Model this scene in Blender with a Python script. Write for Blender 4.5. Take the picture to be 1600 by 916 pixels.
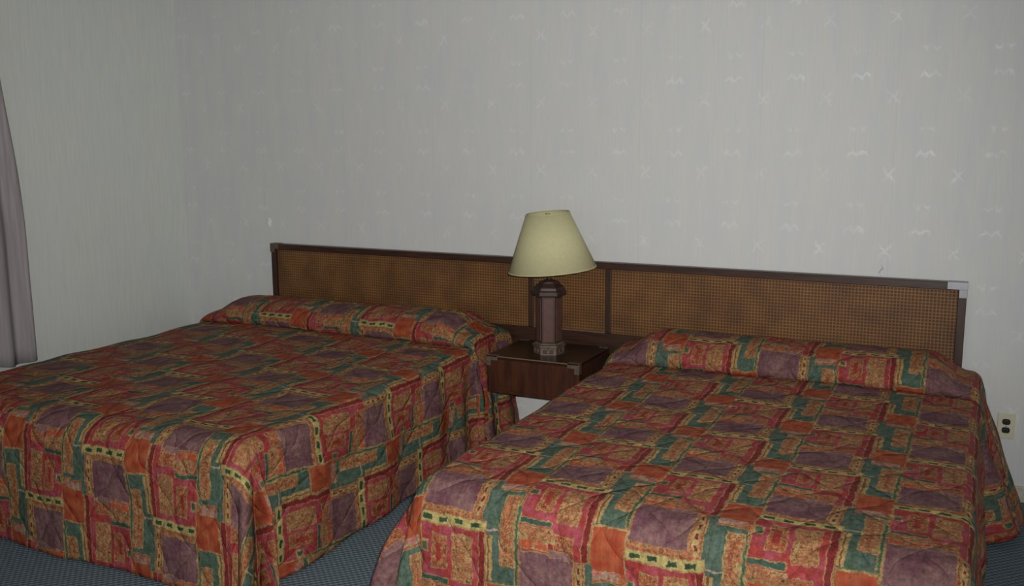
import bpy, bmesh, math, random
from mathutils import Vector, Matrix, noise
for o in list(bpy.data.objects): bpy.data.objects.remove(o)
S = bpy.context.scene
COL = S.collection
random.seed(4)

# ------------------------------------------------------------ camera, light, exposure
YAW, TILT, ROLL = 0.452606, 0.164886, -0.005437
F = Vector((-math.sin(YAW)*math.cos(TILT), math.cos(YAW)*math.cos(TILT), -math.sin(TILT)))
Rr = Vector((math.cos(YAW), math.sin(YAW), 0)); Uu = Rr.cross(F)
R2 = Rr*math.cos(ROLL)+Uu*math.sin(ROLL); U2 = Uu*math.cos(ROLL)-Rr*math.sin(ROLL)
CAM = Vector((0, -4.834, 1.6867))
cd = bpy.data.cameras.new('camera'); cam = bpy.data.objects.new('camera', cd); COL.objects.link(cam)
cd.sensor_width = 36; cd.lens = 36*1529.6/1600; cd.clip_start = 0.05
cam.matrix_world = Matrix.Translation(CAM) @ Matrix((R2, U2, -F)).transposed().to_4x4()
S.camera = cam

W = bpy.data.worlds.new('world'); S.world = W; W.use_nodes = True
W.node_tree.nodes['Background'].inputs[0].default_value = (0.93, 0.97, 1.0, 1)
W.node_tree.nodes['Background'].inputs[1].default_value = 0.50
# the flash of the camera that took the picture: the main light in the room
ld = bpy.data.lights.new('flash', 'SPOT'); ld.energy = 560; ld.spot_size = math.radians(92); ld.spot_blend = 1.0
ld.shadow_soft_size = 0.02; ld.color = (1.0, 0.97, 0.93)
fl = bpy.data.objects.new('flash', ld); COL.objects.link(fl)
fl.location = CAM + R2*0.05 + U2*0.07
fl.rotation_euler = (F - R2*0.08 + U2*0.05).to_track_quat('-Z', 'Y').to_euler()
S.view_settings.view_transform = 'Standard'; S.view_settings.look = 'None'
S.view_settings.gamma = 1.0; S.view_settings.exposure = 0.0; S.view_settings.use_curve_mapping = False

# ------------------------------------------------------------ helpers
def lin(c):
    return tuple(((x/255)/12.92 if x/255 < 0.04045 else ((x/255+0.055)/1.055)**2.4) for x in c)+(1.0,)
class NB:
    def __init__(s, name, rough=0.6, spec=0.3):
        s.m = bpy.data.materials.new(name); s.m.use_nodes = True; s.t = s.m.node_tree
        s.b = s.t.nodes['Principled BSDF']; s.b.inputs['Roughness'].default_value = rough
        s.b.inputs['Specular IOR Level'].default_value = spec
    def n(s, typ, **k):
        nd = s.t.nodes.new(typ)
        for a, v in k.items(): setattr(nd, a, v)
        return nd
    def put(s, inp, v):
        if isinstance(v, bpy.types.NodeSocket): s.t.links.new(v, inp)
        else: inp.default_value = v
    def math(s, op, a, b=0.0, c=0.0, clamp=False):
        nd = s.n('ShaderNodeMath', operation=op, use_clamp=clamp)
        s.put(nd.inputs[0], a); s.put(nd.inputs[1], b)
        if op in ('WRAP', 'MULTIPLY_ADD', 'SMOOTH_MIN'): s.put(nd.inputs[2], c)
        return nd.outputs[0]
    def vm(s, op, a, b=(0, 0, 0), c=None):
        nd = s.n('ShaderNodeVectorMath', operation=op); s.put(nd.inputs[0], a); s.put(nd.inputs[1], b)
        if c is not None: s.put(nd.inputs[2], c)
        return nd.outputs[0]
    def sep(s, v):
        nd = s.n('ShaderNodeSeparateXYZ'); s.put(nd.inputs[0], v); return nd.outputs
    def comb(s, x, y, z=0.0):
        nd = s.n('ShaderNodeCombineXYZ'); s.put(nd.inputs[0], x); s.put(nd.inputs[1], y); s.put(nd.inputs[2], z); return nd.outputs[0]
    def mix(s, f, a, b, blend='MIX'):
        nd = s.n('ShaderNodeMix', data_type='RGBA', blend_type=blend)
        s.put(nd.inputs[0], f); s.put(nd.inputs[6], a); s.put(nd.inputs[7], b); return nd.outputs[2]
    def mr(s, v, a, b, c=0.0, d=1.0):
        nd = s.n('ShaderNodeMapRange'); s.put(nd.inputs[0], v)
        for i, x in zip((1, 2, 3, 4), (a, b, c, d)): s.put(nd.inputs[i], x)
        return nd.outputs[0]
    def noise(s, vec, scale, detail=2.0, rough=0.5, color=False):
        nd = s.n('ShaderNodeTexNoise'); s.put(nd.inputs['Vector'], vec)
        nd.inputs['Scale'].default_value = scale; nd.inputs['Detail'].default_value = detail; nd.inputs['Roughness'].default_value = rough
        return nd.outputs['Color' if color else 'Fac']
    def obj(s): return s.n('ShaderNodeTexCoord').outputs['Object']
    def uv(s): return s.n('ShaderNodeTexCoord').outputs['UV']
    def base(s, c): s.put(s.b.inputs['Base Color'], c)
    def bump(s, h, strength=0.5, dist=0.01):
        nd = s.n('ShaderNodeBump'); nd.inputs['Strength'].default_value = strength; nd.inputs['Distance'].default_value = dist
        s.put(nd.inputs['Height'], h); s.t.links.new(nd.outputs[0], s.b.inputs['Normal'])
def link(o, parent=None):
    COL.objects.link(o)
    if parent: o.parent = parent
    return o
def mesh(name, bm, mat, parent=None, smooth=False, bevel=0.0):
    me = bpy.data.meshes.new(name); bmesh.ops.recalc_face_normals(bm, faces=bm.faces[:])
    bm.to_mesh(me); bm.free()
    if mat: me.materials.append(mat)
    if smooth:
        for p in me.polygons: p.use_smooth = True
    o = bpy.data.objects.new(name, me); link(o, parent)
    if bevel:
        b = o.modifiers.new('bevel', 'BEVEL'); b.width = bevel; b.segments = 2; b.limit_method = 'ANGLE'
    return o
def box(bm, x0, x1, y0, y1, z0, z1):
    v = [bm.verts.new((x, y, z)) for x in (x0, x1) for y in (y0, y1) for z in (z0, z1)]
    for f in ((0, 1, 3, 2), (4, 6, 7, 5), (0, 4, 5, 1), (2, 3, 7, 6), (0, 2, 6, 4), (1, 5, 7, 3)): bm.faces.new([v[i] for i in f])
def lathe(bm, prof, n=6, rot=0.0, cx=0, cy=0, cap=True):
    rings = []
    for r, z in prof:
        rings.append([bm.verts.new((cx+r*math.cos(rot+2*math.pi*k/n), cy+r*math.sin(rot+2*math.pi*k/n), z)) for k in range(n)])
    for a, b in zip(rings, rings[1:]):
        for k in range(n): bm.faces.new((a[k], a[(k+1) % n], b[(k+1) % n], b[k]))
    if cap: bm.faces.new(rings[0][::-1]); bm.faces.new(rings[-1])
def thing(name, label, cat, loc=(0, 0, 0), group=None):
    o = bpy.data.objects.new(name, None); link(o); o.location = loc; tag(o, label, cat, group); return o
def tag(o, label, cat, group=None):
    o['label'] = label; o['category'] = cat
    if group: o['group'] = group
    return o
def struct(o): o['kind'] = 'structure'; return o
def sm(x): x = max(0.0, min(1.0, x)); return x*x*(3-2*x)

# ------------------------------------------------------------ materials
# wallpaper on the back wall: fine vertical weave with rows of pale embossed butterflies
def wallpaper():
    b = NB('wallpaper', 0.55, 0.35); P = b.obj(); xyz = b.sep(P)
    wob = b.noise(P, 32, 4, 0.6, color=True)
    wv = b.vm('MULTIPLY_ADD', wob, (0.05, 0, 0.05), b.vm('ADD', P, (-0.025, 0, -0.025)))
    x, _, z = b.sep(wv)
    def cell(x0, z0):
        cx = b.math('WRAP', b.math('SUBTRACT', x, x0), 0.14625, -0.14625)
        cz = b.math('WRAP', b.math('SUBTRACT', z, z0), 0.177, -0.177)
        return cx, cz
    ax, az = cell(-0.1275, 2.182); axa = b.math('ABSOLUTE', ax); aza = b.math('ABSOLUTE', az)
    # crossed strokes: a slanted X
    line = b.math('ABSOLUTE', b.math('SUBTRACT', aza, b.math('MULTIPLY', axa, 1.1)))
    m1 = b.math('MULTIPLY', b.mr(line, 0.003, 0.010, 1, 0), b.mr(axa, 0.018, 0.032, 1, 0))
    # paired wing arcs
    bx, bz = cell(-0.27, 1.935); bxa = b.math('ABSOLUTE', bx)
    arc = b.math('ABSOLUTE', b.math('ADD', bz, b.math('ABSOLUTE', b.math('SUBTRACT', bxa, 0.022))))
    m2 = b.math('MULTIPLY', b.mr(arc, 0.004, 0.012, 1, 0), b.mr(bxa, 0.035, 0.048, 1, 0))
    cx, cz = cell(-0.27, 2.03)
    cxx = b.math('SUBTRACT', b.math('ABSOLUTE', cx), 0.022)
    blob = b.math('ABSOLUTE', b.math('SUBTRACT', cz, b.math('ABSOLUTE', cxx)))
    m3 = b.math('MULTIPLY', b.mr(blob, 0.002, 0.012, 1, 0), b.mr(b.math('ABSOLUTE', cxx), 0.008, 0.018, 1, 0))
    m = b.math('MAXIMUM', m1, b.math('MAXIMUM', m2, m3))
    m = b.math('MULTIPLY', m, b.mr(b.noise(P, 9, 2), 0.35, 0.6, 0.35, 1.0))
    st = b.noise(b.vm('MULTIPLY', P, (1, 1, 0.035)), 170, 2)
    st2 = b.noise(b.vm('MULTIPLY', P, (1, 1, 0.2)), 14, 2)
    c = b.mix(b.mr(st, 0.3, 0.7), lin((195, 196, 193)), lin((200, 201, 199)))
    c = b.mix(b.mr(st2, 0.35, 0.65, 0, 0.5), c, lin((189, 193, 198)))
    seam = b.math('ABSOLUTE', b.math('WRAP', b.math('SUBTRACT', xyz[0], -1.622), 0.305, -0.305))
    c = b.mix(b.mr(seam, 0.001, 0.003, 0.12, 0), c, lin((150, 150, 150)))
    c = b.mix(b.math('MULTIPLY', m, 0.30), c, lin((226, 228, 228)))
    # torn spot of paper above the left end of the headboard and a small scuff on the right
    for (px, pz, w, h, col) in ((-4.03, 1.125, 0.014, 0.03, (235, 235, 225)), (-0.43, 1.03, 0.005, 0.022, (140, 138, 136))):
        d = b.vm('LENGTH', b.vm('MULTIPLY', b.vm('SUBTRACT', wv, (px, 0, pz)), (1/w, 0, 1/h)))
        nd = b.n('ShaderNodeVectorMath', operation='LENGTH'); b.put(nd.inputs[0], b.vm('MULTIPLY', b.vm('SUBTRACT', wv, (px, 0, pz)), (1/w, 0, 1/h)))
        c = b.mix(b.mr(nd.outputs['Value'], 0.5, 1.1, 0.8, 0), c, lin(col))
    b.base(c); b.put(b.b.inputs['Roughness'], b.mr(m, 0, 1, 0.6, 0.42)); b.bump(b.math('ADD', st, m), 0.15, 0.002)
    return b.m
def side_wall():
    b = NB('painted_wall', 0.6, 0.3); P = b.obj()
    st = b.noise(b.vm('MULTIPLY', P, (1, 1, 0.06)), 90, 2); st2 = b.noise(P, 3, 3)
    c = b.mix(b.mr(st, 0.3, 0.7), lin((194, 198, 192)), lin((204, 207, 202)))
    c = b.mix(b.mr(st2, 0.3, 0.7, 0, 0.5), c, lin((194, 201, 200)))
    b.base(c); b.bump(st, 0.2, 0.002); return b.m
def carpet_mat():
    b = NB('carpet', 0.95, 0.1); P = b.obj(); x, y, z = b.sep(P)
    g = b.math('MULTIPLY', b.math('SINE', b.math('MULTIPLY', x, 220)), b.math('SINE', b.math('MULTIPLY', y, 220)))
    c = b.mix(b.mr(g, -0.6, 0.6), lin((84, 98, 106)), lin((116, 132, 138)))
    c = b.mix(b.mr(b.noise(P, 120, 3), 0.35, 0.65, 0, 0.5), c, lin((72, 84, 94)))
    b.base(c); b.bump(b.math('ADD', g, b.noise(P, 300, 2)), 0.6, 0.004); return b.m
def wood(name, c1, c2, rough=0.4, axis=(1, 12, 12), scale=5):
    b = NB(name, rough, 0.4); P = b.vm('MULTIPLY', b.obj(), axis)
    n1 = b.noise(P, scale, 4, 0.6)
    c = b.mix(b.mr(n1, 0.3, 0.7), lin(c1), lin(c2)); b.base(c); b.bump(n1, 0.1, 0.002); return b.m
def plain(name, c, rough=0.5, metal=0.0, spec=0.3, var=0.12, scale=30):
    b = NB(name, rough, spec); n1 = b.noise(b.obj(), scale, 3)
    cl = lin(c); dk = tuple(v*(1-var*2) for v in cl[:3])+(1,)
    b.base(b.mix(b.mr(n1, 0.3, 0.7), dk, cl)); b.b.inputs['Metallic'].default_value = metal; return b.m
def cane_mat():
    b = NB('woven_cane', 0.5, 0.35); P = b.obj(); x, y, z = b.sep(P); per = 0.0155
    def ln(e, w):
        d = b.math('ABSOLUTE', b.math('WRAP', e, per/2, -per/2)); return b.mr(d, w, w+0.0012, 1, 0)
    h = b.math('MAXIMUM', ln(x, 0.0023), ln(z, 0.0023))
    q = 0.70711
    dg = b.math('MAXIMUM', ln(b.math('MULTIPLY', b.math('ADD', x, z), q*1.4142), 0.0011), ln(b.math('MULTIPLY', b.math('SUBTRACT', x, z), q*1.4142), 0.0011))
    m = b.math('MAXIMUM', h, b.math('MULTIPLY', dg, 0.6))
    tone = b.noise(P, 7, 3)
    strand = b.mix(b.mr(tone, 0.35, 0.65), lin((94, 60, 30)), lin((122, 82, 42)))
    strand = b.mix(b.mr(b.noise(P, 250, 1), 0.4, 0.7, 0, 0.4), strand, lin((150, 114, 72)))
    b.base(b.mix(m, lin((26, 15, 10)), strand)); b.bump(m, 0.6, 0.003); return b.m

# printed patchwork bedspread; the UV map holds the flat cloth in metres
GREEN, TEAL = (80, 100, 78), (96, 116, 106)
PURPLE, ORANGE, PINK, RED = (140, 104, 102), (188, 103, 66), (174, 82, 90), (136, 50, 48)
CW, CH = 0.345, 0.46
def spread_mat(name, u0, t0, sgn):
    b = NB(name, 0.75, 0.15)
    uv = b.uv()
    wob = b.noise(uv, 22, 2, color=True); wob2 = b.noise(uv, 110, 2, color=True)
    P = b.vm('ADD', uv, b.vm('MULTIPLY_ADD', wob, (0.020, 0.020, 0), (-0.010, -0.010, 0)))
    P = b.vm('ADD', P, b.vm('MULTIPLY_ADD', wob2, (0.012, 0.012, 0), (-0.006, -0.006, 0)))
    sx, sy, _ = b.sep(P)
    a = b.math('MULTIPLY', b.math('SUBTRACT', sx, u0), sgn/CW)
    col = b.math('FLOOR', a); fu = b.math('MULTIPLY', b.math('SUBTRACT', a, col), CW)
    v = b.math('MULTIPLY_ADD', b.math('SUBTRACT', sy, t0), -sgn, b.math('MULTIPLY', col, CH*0.5))
    Q = b.comb(fu, v, 0)
    # fills
    f1 = b.noise(uv, 62, 3, 0.65); f2 = b.noise(b.vm('ADD', uv, (3, 7, 0)), 48, 3, 0.7); f3 = b.noise(uv, 28, 4, 0.7)
    sq = b.math('ABSOLUTE', b.math('SUBTRACT', f1, 0.5)); sq2 = b.math('ABSOLUTE', b.math('SUBTRACT', f2, 0.5))
    rust = b.mix(b.mr(f3, 0.35, 0.65), lin((160, 78, 58)), lin((176, 100, 66)))
    fuzzB = b.mix(b.mr(sq, 0.012, 0.035, 1, 0), rust, lin((186, 152, 100)))        # rust with gold scrawl
    fuzzB = b.mix(b.mr(sq2, 0.004, 0.016, 0.7, 0), fuzzB, lin((104, 40, 42)))
    fuzzA = b.mix(b.mr(sq2, 0.012, 0.055, 0.95, 0), lin((184, 152, 102)), lin((158, 78, 58)))
    fuzzA = b.mix(b.mr(f3, 0.42, 0.62, 0, 0.6), fuzzA, lin((176, 104, 72)))
    fuzzA = b.mix(b.mr(f1, 0.60, 0.66, 0, 0.9), fuzzA, lin((62, 72, 50)))             # gold with red and dark marks
    fuzzP = b.mix(b.mr(f2, 0.45, 0.6), lin((176, 150, 130)), lin((184, 104, 96)))     # pinkish grey
    tone = b.math('MULTIPLY_ADD', b.mr(b.noise(uv, 60, 5, 0.8), 0.3, 0.7), 0.52, 0.29)
    streak = b.noise(b.vm('MULTIPLY', uv, (90, 12, 0)), 1.0, 3)
    tone = b.math('MULTIPLY', tone, b.mr(streak, 0.3, 0.7, 0.82, 1.16))
    def solid(c): return lin(c)
    c = fuzzB
    goldv = b.mix(b.mr(f3, 0.4, 0.6), lin((184, 162, 108)), lin((164, 112, 76)))
    def rect(ua, ub, va, vb, fill, ow=0.004):
        nonlocal c
        ctr = ((ua+ub)/2*CW, (va+vb)/2*CH, 0); hf = ((ub-ua)/2*CW, (vb-va)/2*CH, 0)
        d = b.vm('WRAP', b.vm('SUBTRACT', Q, ctr), (10, CH/2, 1), (-10, -CH/2, -1))
        d = b.vm('SUBTRACT', b.vm('ABSOLUTE', d), hf)
        x, y, _ = b.sep(d); sd = b.math('MAXIMUM', x, y)
        if ow: c = b.mix(b.mr(sd, ow-0.001, ow+0.001, 1, 0), c, goldv)
        c = b.mix(b.mr(sd, -0.001, 0.001, 1, 0), c, fill)
    G, T, PU, OR, PK, RD = map(solid, (GREEN, TEAL, PURPLE, ORANGE, PINK, RED))
    teal = b.mix(b.mr(f3, 0.35, 0.65), G, T)
    # right-hand part
    rect(.33, .985, .07, .635, b.mix(b.mr(b.noise(uv, 16, 2), 0.42, 0.58), PK, lin((170, 66, 62))), .003)
    rect(.46, .60, .13, .36, fuzzB, .003)
    rect(.50, .55, .19, .31, solid((160, 62, 52)), 0)
    rect(.66, .86, .11, .42, fuzzA, .002)
    rect(.66, .84, .50, .62, fuzzB, .003)
    rect(.93, .985, .06, .635, RD, .003)
    rect(.33, .62, .425, .455, solid((66, 96, 80)), .003)
    rect(.33, .64, .475, .55, fuzzA, .003)
    rect(.35, .46, .565, .61, solid((196, 92, 62)), .004)
    rect(.49, .60, .565, .61, solid((196, 104, 74)), .004)
    rect(.34, .84, .635, .945, b.mix(b.mr(b.noise(uv, 12, 3), 0.4, 0.62), PU, lin((120, 80, 88))), .004)
    rect(.62, .80, .60, .645, solid((150, 112, 112)), .002)
    rect(.885, .92, .66, .97, solid((186, 160, 108)), .005)
    for k in range(4): rect(.893, .915, .68+k*.075, .72+k*.075, solid((128, 52, 40)), 0)
    rect(.34, .86, .95, .975, fuzzA, 0)
    rect(.31, .985, 1.0, 1.06, solid((190, 172, 110)), .003)
    for k in range(4): rect(.35+k*.165, .44+k*.165, 1.015, 1.045, solid((60, 84, 58)), 0)
    # left-hand part
    rect(.015, .315, .905, 1.20, b.mix(b.mr(b.noise(uv, 30, 4, .7), 0.4, 0.62), OR, lin((164, 62, 42))), .005)
    rect(.03, .27, 1.175, 1.225, fuzzP, .003)
    rect(.345, .395, 1.20, 1.25, G, .006)
    rect(.0, .30, 1.25, 1.89, teal, .003)
    rect(.0, .03, .14, .27, teal, .001)
    rect(.96, 1.0, .64, .99, teal, .003)
    rect(.0, .30, .535, .547, solid((176, 160, 140)), 0)
    rect(.0, .065, .58, .88, solid((184, 160, 104)), .001)
    rect(.02, .035, .58, .88, solid((150, 80, 58)), 0)
    rect(.15, .275, .30, .755, fuzzA, .005)
    rect(.19, .225, .35, .71, fuzzB, 0)
    rect(.295, .318, .36, .88, solid((70, 106, 82)), .003)
    tn = b.n('ShaderNodeMix', data_type='RGBA', blend_type='MULTIPLY'); tn.inputs[0].default_value = 1.0
    b.put(tn.inputs[6], c); b.put(tn.inputs[7], b.comb(tone, tone, tone)); b.base(tn.outputs[2])
    # quilting: meandering stitched lines, cloth puffed between them
    qw = b.vm('ADD', uv, b.vm('MULTIPLY_ADD', b.noise(uv, 6, 1, color=True), (0.10, 0.10, 0), (-0.05, -0.05, 0)))
    qx, qy, _ = b.sep(qw)
    q = b.math('ADD', b.math('COSINE', b.math('MULTIPLY', qx, 2*math.pi/0.19)), b.math('COSINE', b.math('MULTIPLY', qy, 2*math.pi/0.24)))
    q = b.math('MINIMUM', b.math('ABSOLUTE', q), 0.7)
    q = b.math('POWER', q, 0.5)
    h = b.math('ADD', b.math('MULTIPLY', q, 1.0), b.math('MULTIPLY', b.noise(uv, 38, 3), 0.7))
    b.bump(h, 0.7, 0.011)
    return b.m

M_paper = wallpaper(); M_side = side_wall(); M_carpet = carpet_mat(); M_cane = cane_mat()
M_rail = wood('walnut_rail', (38, 24, 18), (66, 43, 31), 0.35)
M_stile = wood('walnut_stile', (40, 24, 16), (62, 38, 25), 0.45, (12, 12, 1))
M_desk = wood('walnut_top', (32, 19, 12), (52, 32, 20), 0.3, (1, 12, 12), 4)
M_front = wood('walnut_front', (42, 21, 12), (74, 40, 24), 0.4, (8, 8, 1), 5)
M_brass = plain('aged_brass', (128, 104, 86), 0.4, 0.35, 0.5)
M_steel = plain('dull_nickel', (142, 142, 147), 0.32, 0.75, 0.5, 0.06)
M_base = plain('cream_baseboard', (190, 186, 172), 0.5)
M_shade = plain('cream_shade', (190, 186, 146), 0.8, 0, 0.1, 0.04, 60)
M_trimshade = plain('shade_trim', (176, 172, 130), 0.8, 0, 0.1, 0.04)
M_bronze = plain('dark_bronze', (66, 48, 42), 0.5, 0.2, 0.4, 0.2, 25)
M_panel = plain('maroon_panel', (88, 60, 54), 0.5, 0.1, 0.3, 0.12, 40)
M_fret = plain('bronze_fret', (104, 88, 76), 0.5, 0.2, 0.4, 0.2, 60)
M_plate = plain('ivory_plastic', (196, 192, 168), 0.4, 0, 0.4, 0.03)
M_black = plain('black_plastic', (24, 22, 24), 0.4, 0, 0.4)
M_mattress = plain('white_ticking', (214, 212, 206), 0.9)
def curtain_mat():
    b = NB('curtain_cloth', 0.85, 0.1); P = b.obj()
    st = b.noise(b.vm('MULTIPLY', P, (1, 1, 0.03)), 60, 3)
    b.base(b.mix(b.mr(st, 0.3, 0.7), lin((134, 129, 130)), lin((156, 150, 152)))); b.bump(b.noise(P, 500, 1), 0.2, 0.001); return b.m
M_curtain = curtain_mat()
M_spreadR = spread_mat('patchwork_print', -0.645, -2.09, 1.0)
M_spreadL = spread_mat('patchwork_print_turned', -2.33, -2.006, -1.0)

# ------------------------------------------------------------ room
XW = -4.725
bm = bmesh.new(); box(bm, XW-0.12, 2.6, 0, 0.12, -0.1, 2.62); struct(mesh('wall_back', bm, M_paper))
bm = bmesh.new(); box(bm, XW-0.12, XW, -6.2, 0, -0.1, 2.62); struct(mesh('wall_left', bm, M_side))
bm = bmesh.new(); box(bm, XW, 2.6, -6.2, 0, -0.1, 0); struct(mesh('floor', bm, M_carpet))
def baseboard(name, x0, x1, y0, y1):
    bm = bmesh.new(); box(bm, x0, x1, y0, y1, 0, 0.075); struct(mesh(name, bm, M_base, bevel=0.004))
bm = bmesh.new(); box(bm, XW-.12, 2.6, -6.2, .12, 2.62, 2.72); struct(mesh('ceiling', bm, plain('white_ceiling', (205, 205, 200), .8)))  # ceiling out of view, added to keep world light off the bed tops
baseboard('baseboard_back', XW, 2.6, -0.012, 0)
baseboard('baseboard_left', XW, XW+0.012, -6.2, -0.012)

# ------------------------------------------------------------ beds
PROF = [(-.495, .583), (-.500, .579), (-.512, .583), (-.535, .600), (-.542, .625), (-.532, .655), (-.500, .686), (-.450, .708), (-.380, .720),
        (-.300, .722), (-.220, .712), (-.150, .690), (-.100, .655), (-.078, .610), (-.072, .560), (-.070, .50)]
def arc_table(pts):
    L = [0.0]
    for a, b in zip(pts, pts[1:]): L.append(L[-1]+math.dist(a, b))
    return L
PL = arc_table(PROF)
def prof_at(d):
    if d <= 0: return (PROF[0][0]-(-d), PROF[0][1])
    for i in range(len(PL)-1):
        if d <= PL[i+1]:
            f = (d-PL[i])/(PL[i+1]-PL[i]); a, b = PROF[i], PROF[i+1]
            return (a[0]+(b[0]-a[0])*f, a[1]+(b[1]-a[1])*f)
    return PROF[-1]
T_CREASE = -0.495
R = 0.05
def make_bed(xL, xR, mat, flare, label, seed, puff=0.010, skew=(0, 0)):
    yF = -2.165; zt = 0.58; H = 0.60
    root = thing('bed', label, 'bed', ((xL+xR)/2, -1.15, 0))
    off = Vector(root.location)
    bm = bmesh.new(); uvl = bm.loops.layers.uv.new('sheet'); uvs = {}
    t_end = T_CREASE + PL[-1]
    def axis(a, b, step):
        n = max(2, round((b-a)/step)); return [a+(b-a)*i/n for i in range(n+1)]
    ss = axis(xL-H, xL, .015)[:-1]+axis(xL, xR, .018)+axis(xR, xR+H, .015)[1:]
    ts = axis(yF-H, yF, .015)[:-1]+axis(yF, T_CREASE-.03, .02)[:-1]+axis(T_CREASE-.03, t_end, .0085)
    mid = (xL+xR)/2
    grid = []
    for t in ts:
        row = []
        for s in ss:
            sx = 1 if s > mid else -1
            a = max(0.0, s-xR, xL-s); b = max(0.0, yF-t)
            cs = min(max(s, xL), xR); ct = max(t, yF)
            if a > 0 and b > 0:
                r = max(a, b); th = (b/a)*math.pi/4 if a >= b else math.pi/2-(a/b)*math.pi/4
            elif a > 0: r, th = a, 0.0
            elif b > 0: r, th = b, math.pi/2
            else: r, th = 0.0, None
            # top surface
            y, z = prof_at(ct-T_CREASE)
            edge = min(cs-xL, xR-cs)
            h = 0.40+0.60*sm(edge/0.17)
            if ct > T_CREASE:
                k = ct-T_CREASE
                wav = 0.010*noise.noise(Vector((cs*5, seed, 0)))+0.014*noise.noise(Vector((cs*1.6, seed+3, 0)))
                wr = 0.005*noise.noise(Vector((cs*22, k*4, seed)))*sm(k/.08)
                if z > zt: z = zt+(z-zt)*h*(1+wav*7)+wr
                y = y + (1-h)*0.03*sm(k/.06)*(1-sm((k-.2)/.1)) + wr
                # pillow front bellies slightly
                y += 0.012*noise.noise(Vector((cs*2.3, seed+9, 0)))
            else:
                u = (cs-xL)/(xR-xL)
                crown = 0.012*math.sin(math.pi*u)*sm((ct-yF)/.5)
                z = zt + crown*0.6 + 0.012*sm((ct+1.3)/.8)*min(1, edge/.2) + puff*0.9*noise.noise(Vector((cs*6, ct*6, seed)))+0.006*noise.noise(Vector((cs*1.7, ct*1.7, seed)))
                if T_CREASE-ct < 0.05: z = PROF[0][1]+(z-PROF[0][1])*sm((T_CREASE-ct)/.05)
                y = ct + 0.012*noise.noise(Vector((cs*2.3, seed+9, 0)))*sm(1-(T_CREASE-ct)/.3)
            x = cs
            if th is None: px, py, pz = x, y, z; us, ut = s, t
            else:
                dx, dy = sx*math.cos(th), -math.sin(th)
                us, ut = cs+sx*r*math.cos(th), ct-r*math.sin(th)
                R = 0.05+0.07*math.sin(th)**2
                q = math.pi*R/2
                if r < q:
                    ph = r/R; out = R*math.sin(ph); dn = R*(1-math.cos(ph)); d = 0
                else:
                    d = r-q; ang, fold = flare(sx, th, cs, y if th == 0 else ct, d)
                    out = R+d*math.sin(ang)+fold*sm(d/.2); dn = R+d*math.cos(ang)
                hh = (z-0.012)/(R+(H-q)) if z > 0.3 else 1
                nz = noise.noise(Vector((us*7, ut*7, seed+5)))*puff*1.1+noise.noise(Vector((us*2.5, ut*2.5, seed+7)))*0.012
                out += nz*sm(r/.12)
                px, py, pz = x+dx*out, y+dy*out, z-dn*min(hh, 1.25)
                if pz < 0.012: pz = 0.012+0.004*abs(noise.noise(Vector((us*20, ut*20, 0))))
            vtx = bm.verts.new((px-off.x, py-off.y, pz)); kk = sm((-1.3-ut)/.9); uvs[vtx] = (us+skew[0]*kk, ut+skew[1]*kk); row.append(vtx)
        grid.append(row)
    for i in range(len(grid)-1):
        for j in range(len(grid[0])-1):
            f = bm.faces.new((grid[i][j], grid[i][j+1], grid[i+1][j+1], grid[i+1][j]))
            for l in f.loops: l[uvl].uv = uvs[l.vert]

    o = mesh('bedspread', bm, mat, root, smooth=True)
    so = o.modifiers.new('thickness', 'SOLIDIFY'); so.thickness = 0.008; so.offset = -1
    hw = (xR-xL)/2
    bm = bmesh.new(); box(bm, -hw, hw, -1.02, 1.0, 0.36, 0.535)
    mesh('mattress', bm, M_mattress, root, bevel=0.03)
    bm = bmesh.new(); box(bm, -hw, hw, -1.02, 1.0, 0.14, 0.35)
    mesh('box_spring', bm, M_mattress, root, bevel=0.01)
    for lx in (-hw+.12, hw-.12):
        for ly in (-.95, .9):
            bm = bmesh.new(); lathe(bm, [(.02, 0), (.025, .02), (.025, .135)], 10, 0, lx, ly); mesh('leg', bm, M_black, root)
    return root
def flareL(sx, th, s, y, d):
    # left bed: nearly straight drops, one deep pleat at the near right corner
    ang = 0.035; fold = 0.010*math.sin(s*9+y*9)
    if 0 < th < math.pi/2 and sx > 0:
        k = th/(math.pi/2)
        ang = 0.05+0.26*math.sin(math.pi*k)**2*(0.6+0.4*math.cos(4*math.pi*(k-.68)))
        fold = 0.075*math.cos(2*math.pi*2*(k-0.66))*math.sin(math.pi*k)
    elif 0 < th < math.pi/2:
        k = th/(math.pi/2); ang = 0.05+0.15*math.sin(math.pi*k)
    elif th == 0 and sx > 0:
        ang = 0.03+0.10*sm((y+0.75)/.45)
        fold = 0.012*math.sin(y*13+1)+0.02*sm((y+1.1)/.5)*math.sin(y*26+0.6)
    return ang, fold
def flareR(sx, th, s, y, d):
    ang = 0.05; fold = 0.010*math.sin(s*8+1)
    if 0 < th < math.pi/2:
        k = th/(math.pi/2)
        if sx < 0:
            ang = 0.10*(1-k)+0.05*k+0.40*math.sin(math.pi*k)**1.2*(1.28-0.75*min(1, d/.5))
            fold = 0.05*math.cos(2*math.pi*2.5*k)*math.sin(math.pi*k)
        else:
            ang = 0.1+0.22*math.sin(math.pi*k); fold = 0.03*math.cos(2*math.pi*2*k)*math.sin(math.pi*k)
    elif th == 0 and sx > 0:
        v = sm((y+0.70)/.14)
        ang = 0.09+0.27*v
        fold = -0.05*math.exp(-((y+0.66)/.05)**2)+0.012*math.sin(y*14)
    elif th == 0:
        ang = 0.05+0.05*sm((-1.4-y)/.8); fold = 0.012*math.sin(y*12)
    return ang, fold
bedL = make_bed(-4.11, -2.37, M_spreadL, flareL, 'bed under a red and green patchwork spread, between the curtain and the nightstand', 1.3, skew=(.08, .10))
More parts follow.
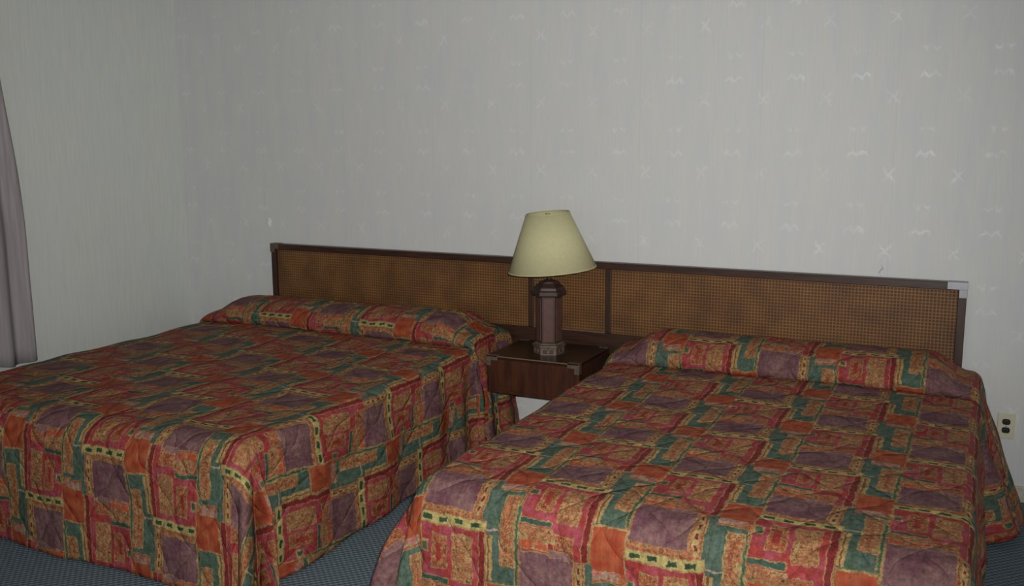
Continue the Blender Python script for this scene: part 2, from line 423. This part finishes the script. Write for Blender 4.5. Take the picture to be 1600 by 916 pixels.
bedR = make_bed(-1.56, -0.02, M_spreadR, flareR, 'bed under a red and green patchwork spread, on the side with the wall outlet', 8.1)

# ------------------------------------------------------------ headboard
hx0, hx1, hz1, hz0 = -3.992, -0.058, 1.0, 0.48
hb = thing('headboard', 'long low walnut headboard with woven cane panels on the wall behind both beds', 'headboard', ((hx0+hx1)/2, 0, hz0))
ho = Vector(hb.location)
def hbox(name, x0, x1, y0, y1, z0, z1, mat, bev=0.003):
    bm = bmesh.new(); box(bm, x0-ho.x, x1-ho.x, y0, y1, z0-ho.z, z1-ho.z); return mesh(name, bm, mat, hb, bevel=bev)
hbox('top_rail', hx0, hx1, -0.052, -0.002, hz1-0.036, hz1, M_rail)
hbox('bottom_rail', hx0, hx1, -0.046, -0.002, hz0, hz0+0.14, M_rail)
hbox('side_rail', hx0, hx0+0.036, -0.048, -0.002, hz0+.14, hz1-0.036, M_stile)
hbox('side_rail', hx1-0.036, hx1, -0.048, -0.002, hz0+.14, hz1-0.036, M_stile)
st = [-2.217, -1.770]
xs = [hx0+0.036]+st+[hx1-0.036]
for s_ in st: hbox('stile', s_-0.016, s_+0.016, -0.040, -0.004, hz0+.14, hz1-0.036, M_stile)
for i in range(3):
    a = xs[i]+(0.016 if i else 0); b_ = xs[i+1]-(0.016 if i < 2 else 0)
    hbox('cane_panel', a, b_, -0.032, -0.006, hz0+.14, hz1-0.036, M_cane, 0)
for xa, xb in ((a, a+.030) for a in (-3.56, -0.557)):
    hbox('stile', xa, xb, -0.0335, -0.006, hz0+.14, hz1-0.036, M_cane, 0)['label'] = 'narrow upright covered in cane'
hbox('bead', -2.201, -1.786, -0.042, -0.03, hz0+.138, hz0+.147, M_brass, 0.002)
def corner(parent, o, cx, cz, sx, y, arm, wid, thick, mat, depth):
    # L-shaped metal corner wrapped over the front, the top and the end
    bm = bmesh.new()
    def b4(xa, xb, ya, yb, za, zb): box(bm, min(xa, xb)-o.x, max(xa, xb)-o.x, ya-o.y, yb-o.y, za-o.z, zb-o.z)
    b4(cx-sx*thick, cx+sx*arm, y-thick, y+.001, cz-wid, cz+thick)
    b4(cx-sx*thick, cx+sx*wid, y-thick, y+.001, cz-arm*.85, cz-wid)
    b4(cx-sx*thick, cx+sx*arm, y+.001, y+depth, cz, cz+thick)
    b4(cx-sx*thick, cx, y+.001, y+depth, cz-arm*.85, cz)
    ob = mesh('corner_bracket', bm, mat, parent, bevel=0.0012); return ob
corner(hb, ho, hx0, hz1, 1, -0.052, 0.060, 0.030, 0.002, M_fret, 0.05)['label'] = 'dull metal corner bracket'
corner(hb, ho, hx1, hz1, -1, -0.052, 0.082, 0.032, 0.002, M_steel, 0.05)['label'] = 'shiny metal corner bracket'

# ------------------------------------------------------------ nightstand
nx0, nx1, ny0, ny1, nz0, nz1 = -2.262, -1.752, -0.485, -0.054, 0.355, 0.55
ns = thing('nightstand', 'dark wooden box nightstand with metal corners mounted between the two beds', 'nightstand', ((nx0+nx1)/2, (ny0+ny1)/2, nz0))
no = Vector(ns.location)
def nbox(name, x0, x1, y0, y1, z0, z1, mat, bev=0.002):
    bm = bmesh.new(); box(bm, x0-no.x, x1-no.x, y0-no.y, y1-no.y, z0-no.z, z1-no.z); return mesh(name, bm, mat, ns, bevel=bev)
nbox('top', nx0, nx1, ny0, ny1, nz1-.018, nz1, M_desk)
nbox('side_panel', nx0, nx0+.018, ny0+.004, ny1, nz0, nz1-.018, M_front)
nbox('side_panel', nx1-.018, nx1, ny0+.004, ny1, nz0, nz1-.018, M_front)
nbox('bottom_panel', nx0+.018, nx1-.018, ny0+.004, ny1, nz0, nz0+.015, M_front)
nbox('back_panel', nx0+.018, nx1-.018, -.066, ny1, nz0+.015, nz1-.018, M_front)
nbox('drawer', nx0+.018, nx1-.018, ny0+.003, ny0+.36, nz0+.015, nz1-.018, M_front)
nbox('edge_strip', nx0, nx1, ny0-.002, ny0, nz1-.005, nz1+.0005, M_brass, 0)
for cx, sx in ((nx0, 1), (nx1, -1)):
    corner(ns, no, cx, nz1, sx, ny0, .062, .024, .002, M_fret, .03)['label'] = 'worn metal corner bracket'
    # rear pair lies on the top
    bm = bmesh.new(); xa, xb = sorted((cx-sx*.002, cx+sx*.05))
    box(bm, xa-no.x, xb-no.x, ny1-.028-no.y, ny1-no.y, nz1-no.z, nz1+.002-no.z)
    mesh('corner_bracket', bm, M_fret, ns)

# ------------------------------------------------------------ table lamp
LX, LY, LZ = -1.992, -0.302, 0.5505
lamp = thing('table_lamp', 'table lamp with tilted cream shade on a six-sided dark column, on the nightstand', 'lamp', (LX, LY, LZ))
rot = math.radians(20)
# fretted foot: hexagonal ring with a low arch cut in every side
bm = bmesh.new(); lathe(bm, [(.082, .036), (.086, .040), (.086, .050), (.076, .052), (.070, .060)], 6, rot)
for k in range(6):
    a0 = rot+k*math.pi/3; a1 = a0+math.pi/3
    p0 = Vector((math.cos(a0), math.sin(a0), 0))*.080; p1 = Vector((math.cos(a1), math.sin(a1), 0))*.080
    n = ((p0+p1)/2).normalized()*0.010
    for (f0, f1, za, zb) in ((0, .16, 0, .037), (.84, 1, 0, .037), (.44, .56, .008, .037), (.16, .84, .028, .037), (.16, .84, 0, .008)):
        q0 = p0.lerp(p1, f0); q1 = p0.lerp(p1, f1)
        vs = [bm.verts.new((v.x, v.y, z)) for v in (q0, q1, q1-n, q0-n) for z in (za, zb)]
        for fc in ((0, 2, 3, 1), (2, 4, 5, 3), (4, 6, 7, 5), (6, 0, 1, 7), (0, 6, 4, 2), (1, 3, 5, 7)): bm.faces.new([vs[i] for i in fc])
mesh('base', bm, M_fret, lamp)
bm = bmesh.new(); lathe(bm, [(.066, 0.0), (.066, .040)], 6, rot); mesh('base_core', bm, M_bronze, lamp)
bm = bmesh.new(); lathe(bm, [(.068, .060), (.068, .300)], 6, rot)
mesh('column', bm, M_bronze, lamp, bevel=0.003)
for k in range(6):
    a = rot+math.pi/6+k*math.pi/3; ap = .068*math.cos(math.pi/6)
    n = Vector((math.cos(a), math.sin(a), 0)); t_ = Vector((-n.y, n.x, 0))
    bm = bmesh.new()
    vs = [bm.verts.new(tuple(n*(ap+dn)+t_*(sg*.026))[:2]+(z,)) for dn in (-.001, .004) for sg in (-1, 1) for z in (.068, .292)]
    for fc in ((0, 1, 3, 2), (4, 6, 7, 5), (0, 4, 5, 1), (2, 3, 7, 6), (0, 2, 6, 4), (1, 5, 7, 3)): bm.faces.new([vs[i] for i in fc])
    mesh('column_panel', bm, M_panel, lamp, bevel=.0015)
bm = bmesh.new(); lathe(bm, [(.070, .300), (.090, .306), (.090, .326), (.080, .332), (.078, .346), (.052, .366), (.050, .372)], 6, rot); mesh('cap', bm, M_bronze, lamp, bevel=.002)
bm = bmesh.new(); lathe(bm, [(.050, .372), (.030, .378), (.012, .386), (.010, .40), (.020, .405), (.020, .455), (.012, .46)], 16, 0); mesh('neck', bm, M_bronze, lamp, smooth=True)
# bulb and harp below the shade
bm = bmesh.new(); lathe(bm, [(.012, .46), (.016, .475), (.028, .505), (.030, .525), (.022, .548), (.006, .556)], 16); mesh('bulb', bm, plain('white_glass', (225, 224, 218), .2, 0, .5, .02), lamp, smooth=True)
def tube(bm, pts, r, n=8):
    rings = []
    for i, p in enumerate(pts):
        p = Vector(p); d = (Vector(pts[min(i+1, len(pts)-1)])-Vector(pts[max(i-1, 0)])).normalized()
        u = d.orthogonal().normalized() if i == 0 else (u-d*u.dot(d)).normalized(); w = d.cross(u)
        rings.append([bm.verts.new(p+(u*math.cos(2*math.pi*k/n)+w*math.sin(2*math.pi*k/n))*r) for k in range(n)])
    for a, b_ in zip(rings, rings[1:]):
        for k in range(n): bm.faces.new((a[k], a[(k+1) % n], b_[(k+1) % n], b_[k]))
    bm.faces.new(rings[0][::-1]); bm.faces.new(rings[-1])
bm = bmesh.new(); tube(bm, [(-.02*math.cos(i*math.pi/16)-.028*math.sin(i*math.pi/16)*(1 if i < 8 else 1)*math.cos(i*math.pi/16)*2, 0, .44+.262*math.sin(i*math.pi/16)**.8) for i in range(17)], .0022); mesh('harp', bm, M_brass, lamp, smooth=True)
# shade: tilted empire cone
SHT = Matrix.Translation((-.008, -.0, .724)) @ Matrix.Rotation(math.radians(-4.6), 4, Vector((F.x, F.y, 0))) @ Matrix.Translation((0, 0, -.29))
def shade_cone(z0, z1, r0, r1, th):
    bm = bmesh.new(); n = 64
    R0 = lambda z: r0+(r1-r0)*z/.29
    ring = [[bm.verts.new((r*math.cos(2*math.pi*k/n), r*math.sin(2*math.pi*k/n), z)) for k in range(n)] for r, z in ((R0(z0), z0), (R0(z1), z1), (R0(z1)-th, z1), (R0(z0)-th, z0))]
    for i in range(4):
        a, b_ = ring[i], ring[(i+1) % 4]
        for k in range(n): bm.faces.new((a[k], a[(k+1) % n], b_[(k+1) % n], b_[k]))
    bm.transform(SHT); return bm
lampshade = mesh('lamp_shade', shade_cone(0, .29, .226, .109, .0015), M_shade, lamp, smooth=True)
mesh('shade_trim', shade_cone(-.0005, .006, .2272, .1102, .003), M_trimshade, lampshade)
mesh('shade_trim', shade_cone(.284, .2905, .2272, .1102, .003), M_trimshade, lampshade)
bm = bmesh.new()
for k in range(3):
    a = k*2*math.pi/3; tube(bm, [(0, 0, .278), (.111*math.cos(a), .111*math.sin(a), .278)], .0018, 6)
lathe(bm, [(.012, .272), (.012, .284)], 12); bm.transform(SHT)
mesh('shade_spider', bm, M_brass, lampshade)

# ------------------------------------------------------------ outlet
ot = thing('wall_outlet', 'ivory double wall outlet beside the bed', 'outlet', (.141, -.0001, .350))
bm = bmesh.new(); box(bm, -.036, .036, -.006, 0, -.060, .060); mesh('cover_plate', bm, M_plate, ot, bevel=.003)
for dz in (-.0195, .0195):
    bm = bmesh.new(); n = 20; vs = []
    for y in (-.0075, -.005):
        vs.append([bm.verts.new((.0172*math.cos(2*math.pi*k/n), y, dz+max(-.0135, min(.0135, .0172*math.sin(2*math.pi*k/n))))) for k in range(n)])
    bm.faces.new(vs[0]); bm.faces.new(vs[1][::-1])
    for k in range(n): bm.faces.new((vs[0][k], vs[0][(k+1) % n], vs[1][(k+1) % n], vs[1][k]))
    so = mesh('socket', bm, M_black, ot); so['label'] = 'black socket face'
    for sxx, hgt in ((-.006, .008), (.006, .007)):
        bm = bmesh.new(); box(bm, sxx-.001, sxx+.001, -.0079, -.0074, dz+.001, dz+.001+hgt); mesh('slot', bm, M_fret, so)
bm = bmesh.new(); lathe(bm, [(.003, 0), (.003, .0012)], 10); bm.transform(Matrix.Translation((0, -.006, 0)) @ Matrix.Rotation(math.pi/2, 4, 'X')); mesh('screw', bm, M_steel, ot)

# ------------------------------------------------------------ curtain and its rod
cu = thing('curtain', 'grey mauve curtain hanging on the side wall at the left edge', 'curtain', (-4.64, -2.1, .46))
bm = bmesh.new(); ny, nz = 240, 30; y_a, y_b = -1.262, -3.0; g = []
for j in range(nz+1):
    fz = j/nz; z = .475+fz*(2.34-.475); row = []
    for i in range(ny+1):
        f = i/ny; edge_y = y_a-0.10*sm((z-1.1)/1.3)
        y = edge_y+(y_b-edge_y)*f
        ph = f*(y_a-y_b)*2*math.pi/.15
        amp = .030*(1-.45*fz)
        x = amp*math.sin(ph+.5*math.sin(ph*.37)+.3)+.010*noise.noise(Vector((y*6, z*1.2, 0)))
        zz = z-(1-fz)*(.012+.012*math.sin(f*26)) if j == 0 else z
        row.append(bm.verts.new((x, y+2.1, zz-.46)))
    g.append(row)
for j in range(nz):
    for i in range(ny): bm.faces.new((g[j][i], g[j][i+1], g[j+1][i+1], g[j+1][i]))
o = mesh('curtain_panel', bm, M_curtain, cu, smooth=True)
so = o.modifiers.new('thickness', 'SOLIDIFY'); so.thickness = .003
rod = thing('curtain_rod', 'white curtain rod above the curtain', 'curtain rod', (-4.64, -2.1, 2.36))
bm = bmesh.new(); tube(bm, [(0, -1.1, 0), (0, .60, 0)], .011, 12); mesh('pole', bm, M_plate, rod, smooth=True)
for yy in (-1.05, .55):
    bm = bmesh.new(); box(bm, -.085, .0, yy-.008, yy+.008, -.006, .006); box(bm, -.085, -.080, yy-.02, yy+.02, -.03, .03); mesh('bracket', bm, M_plate, rod)
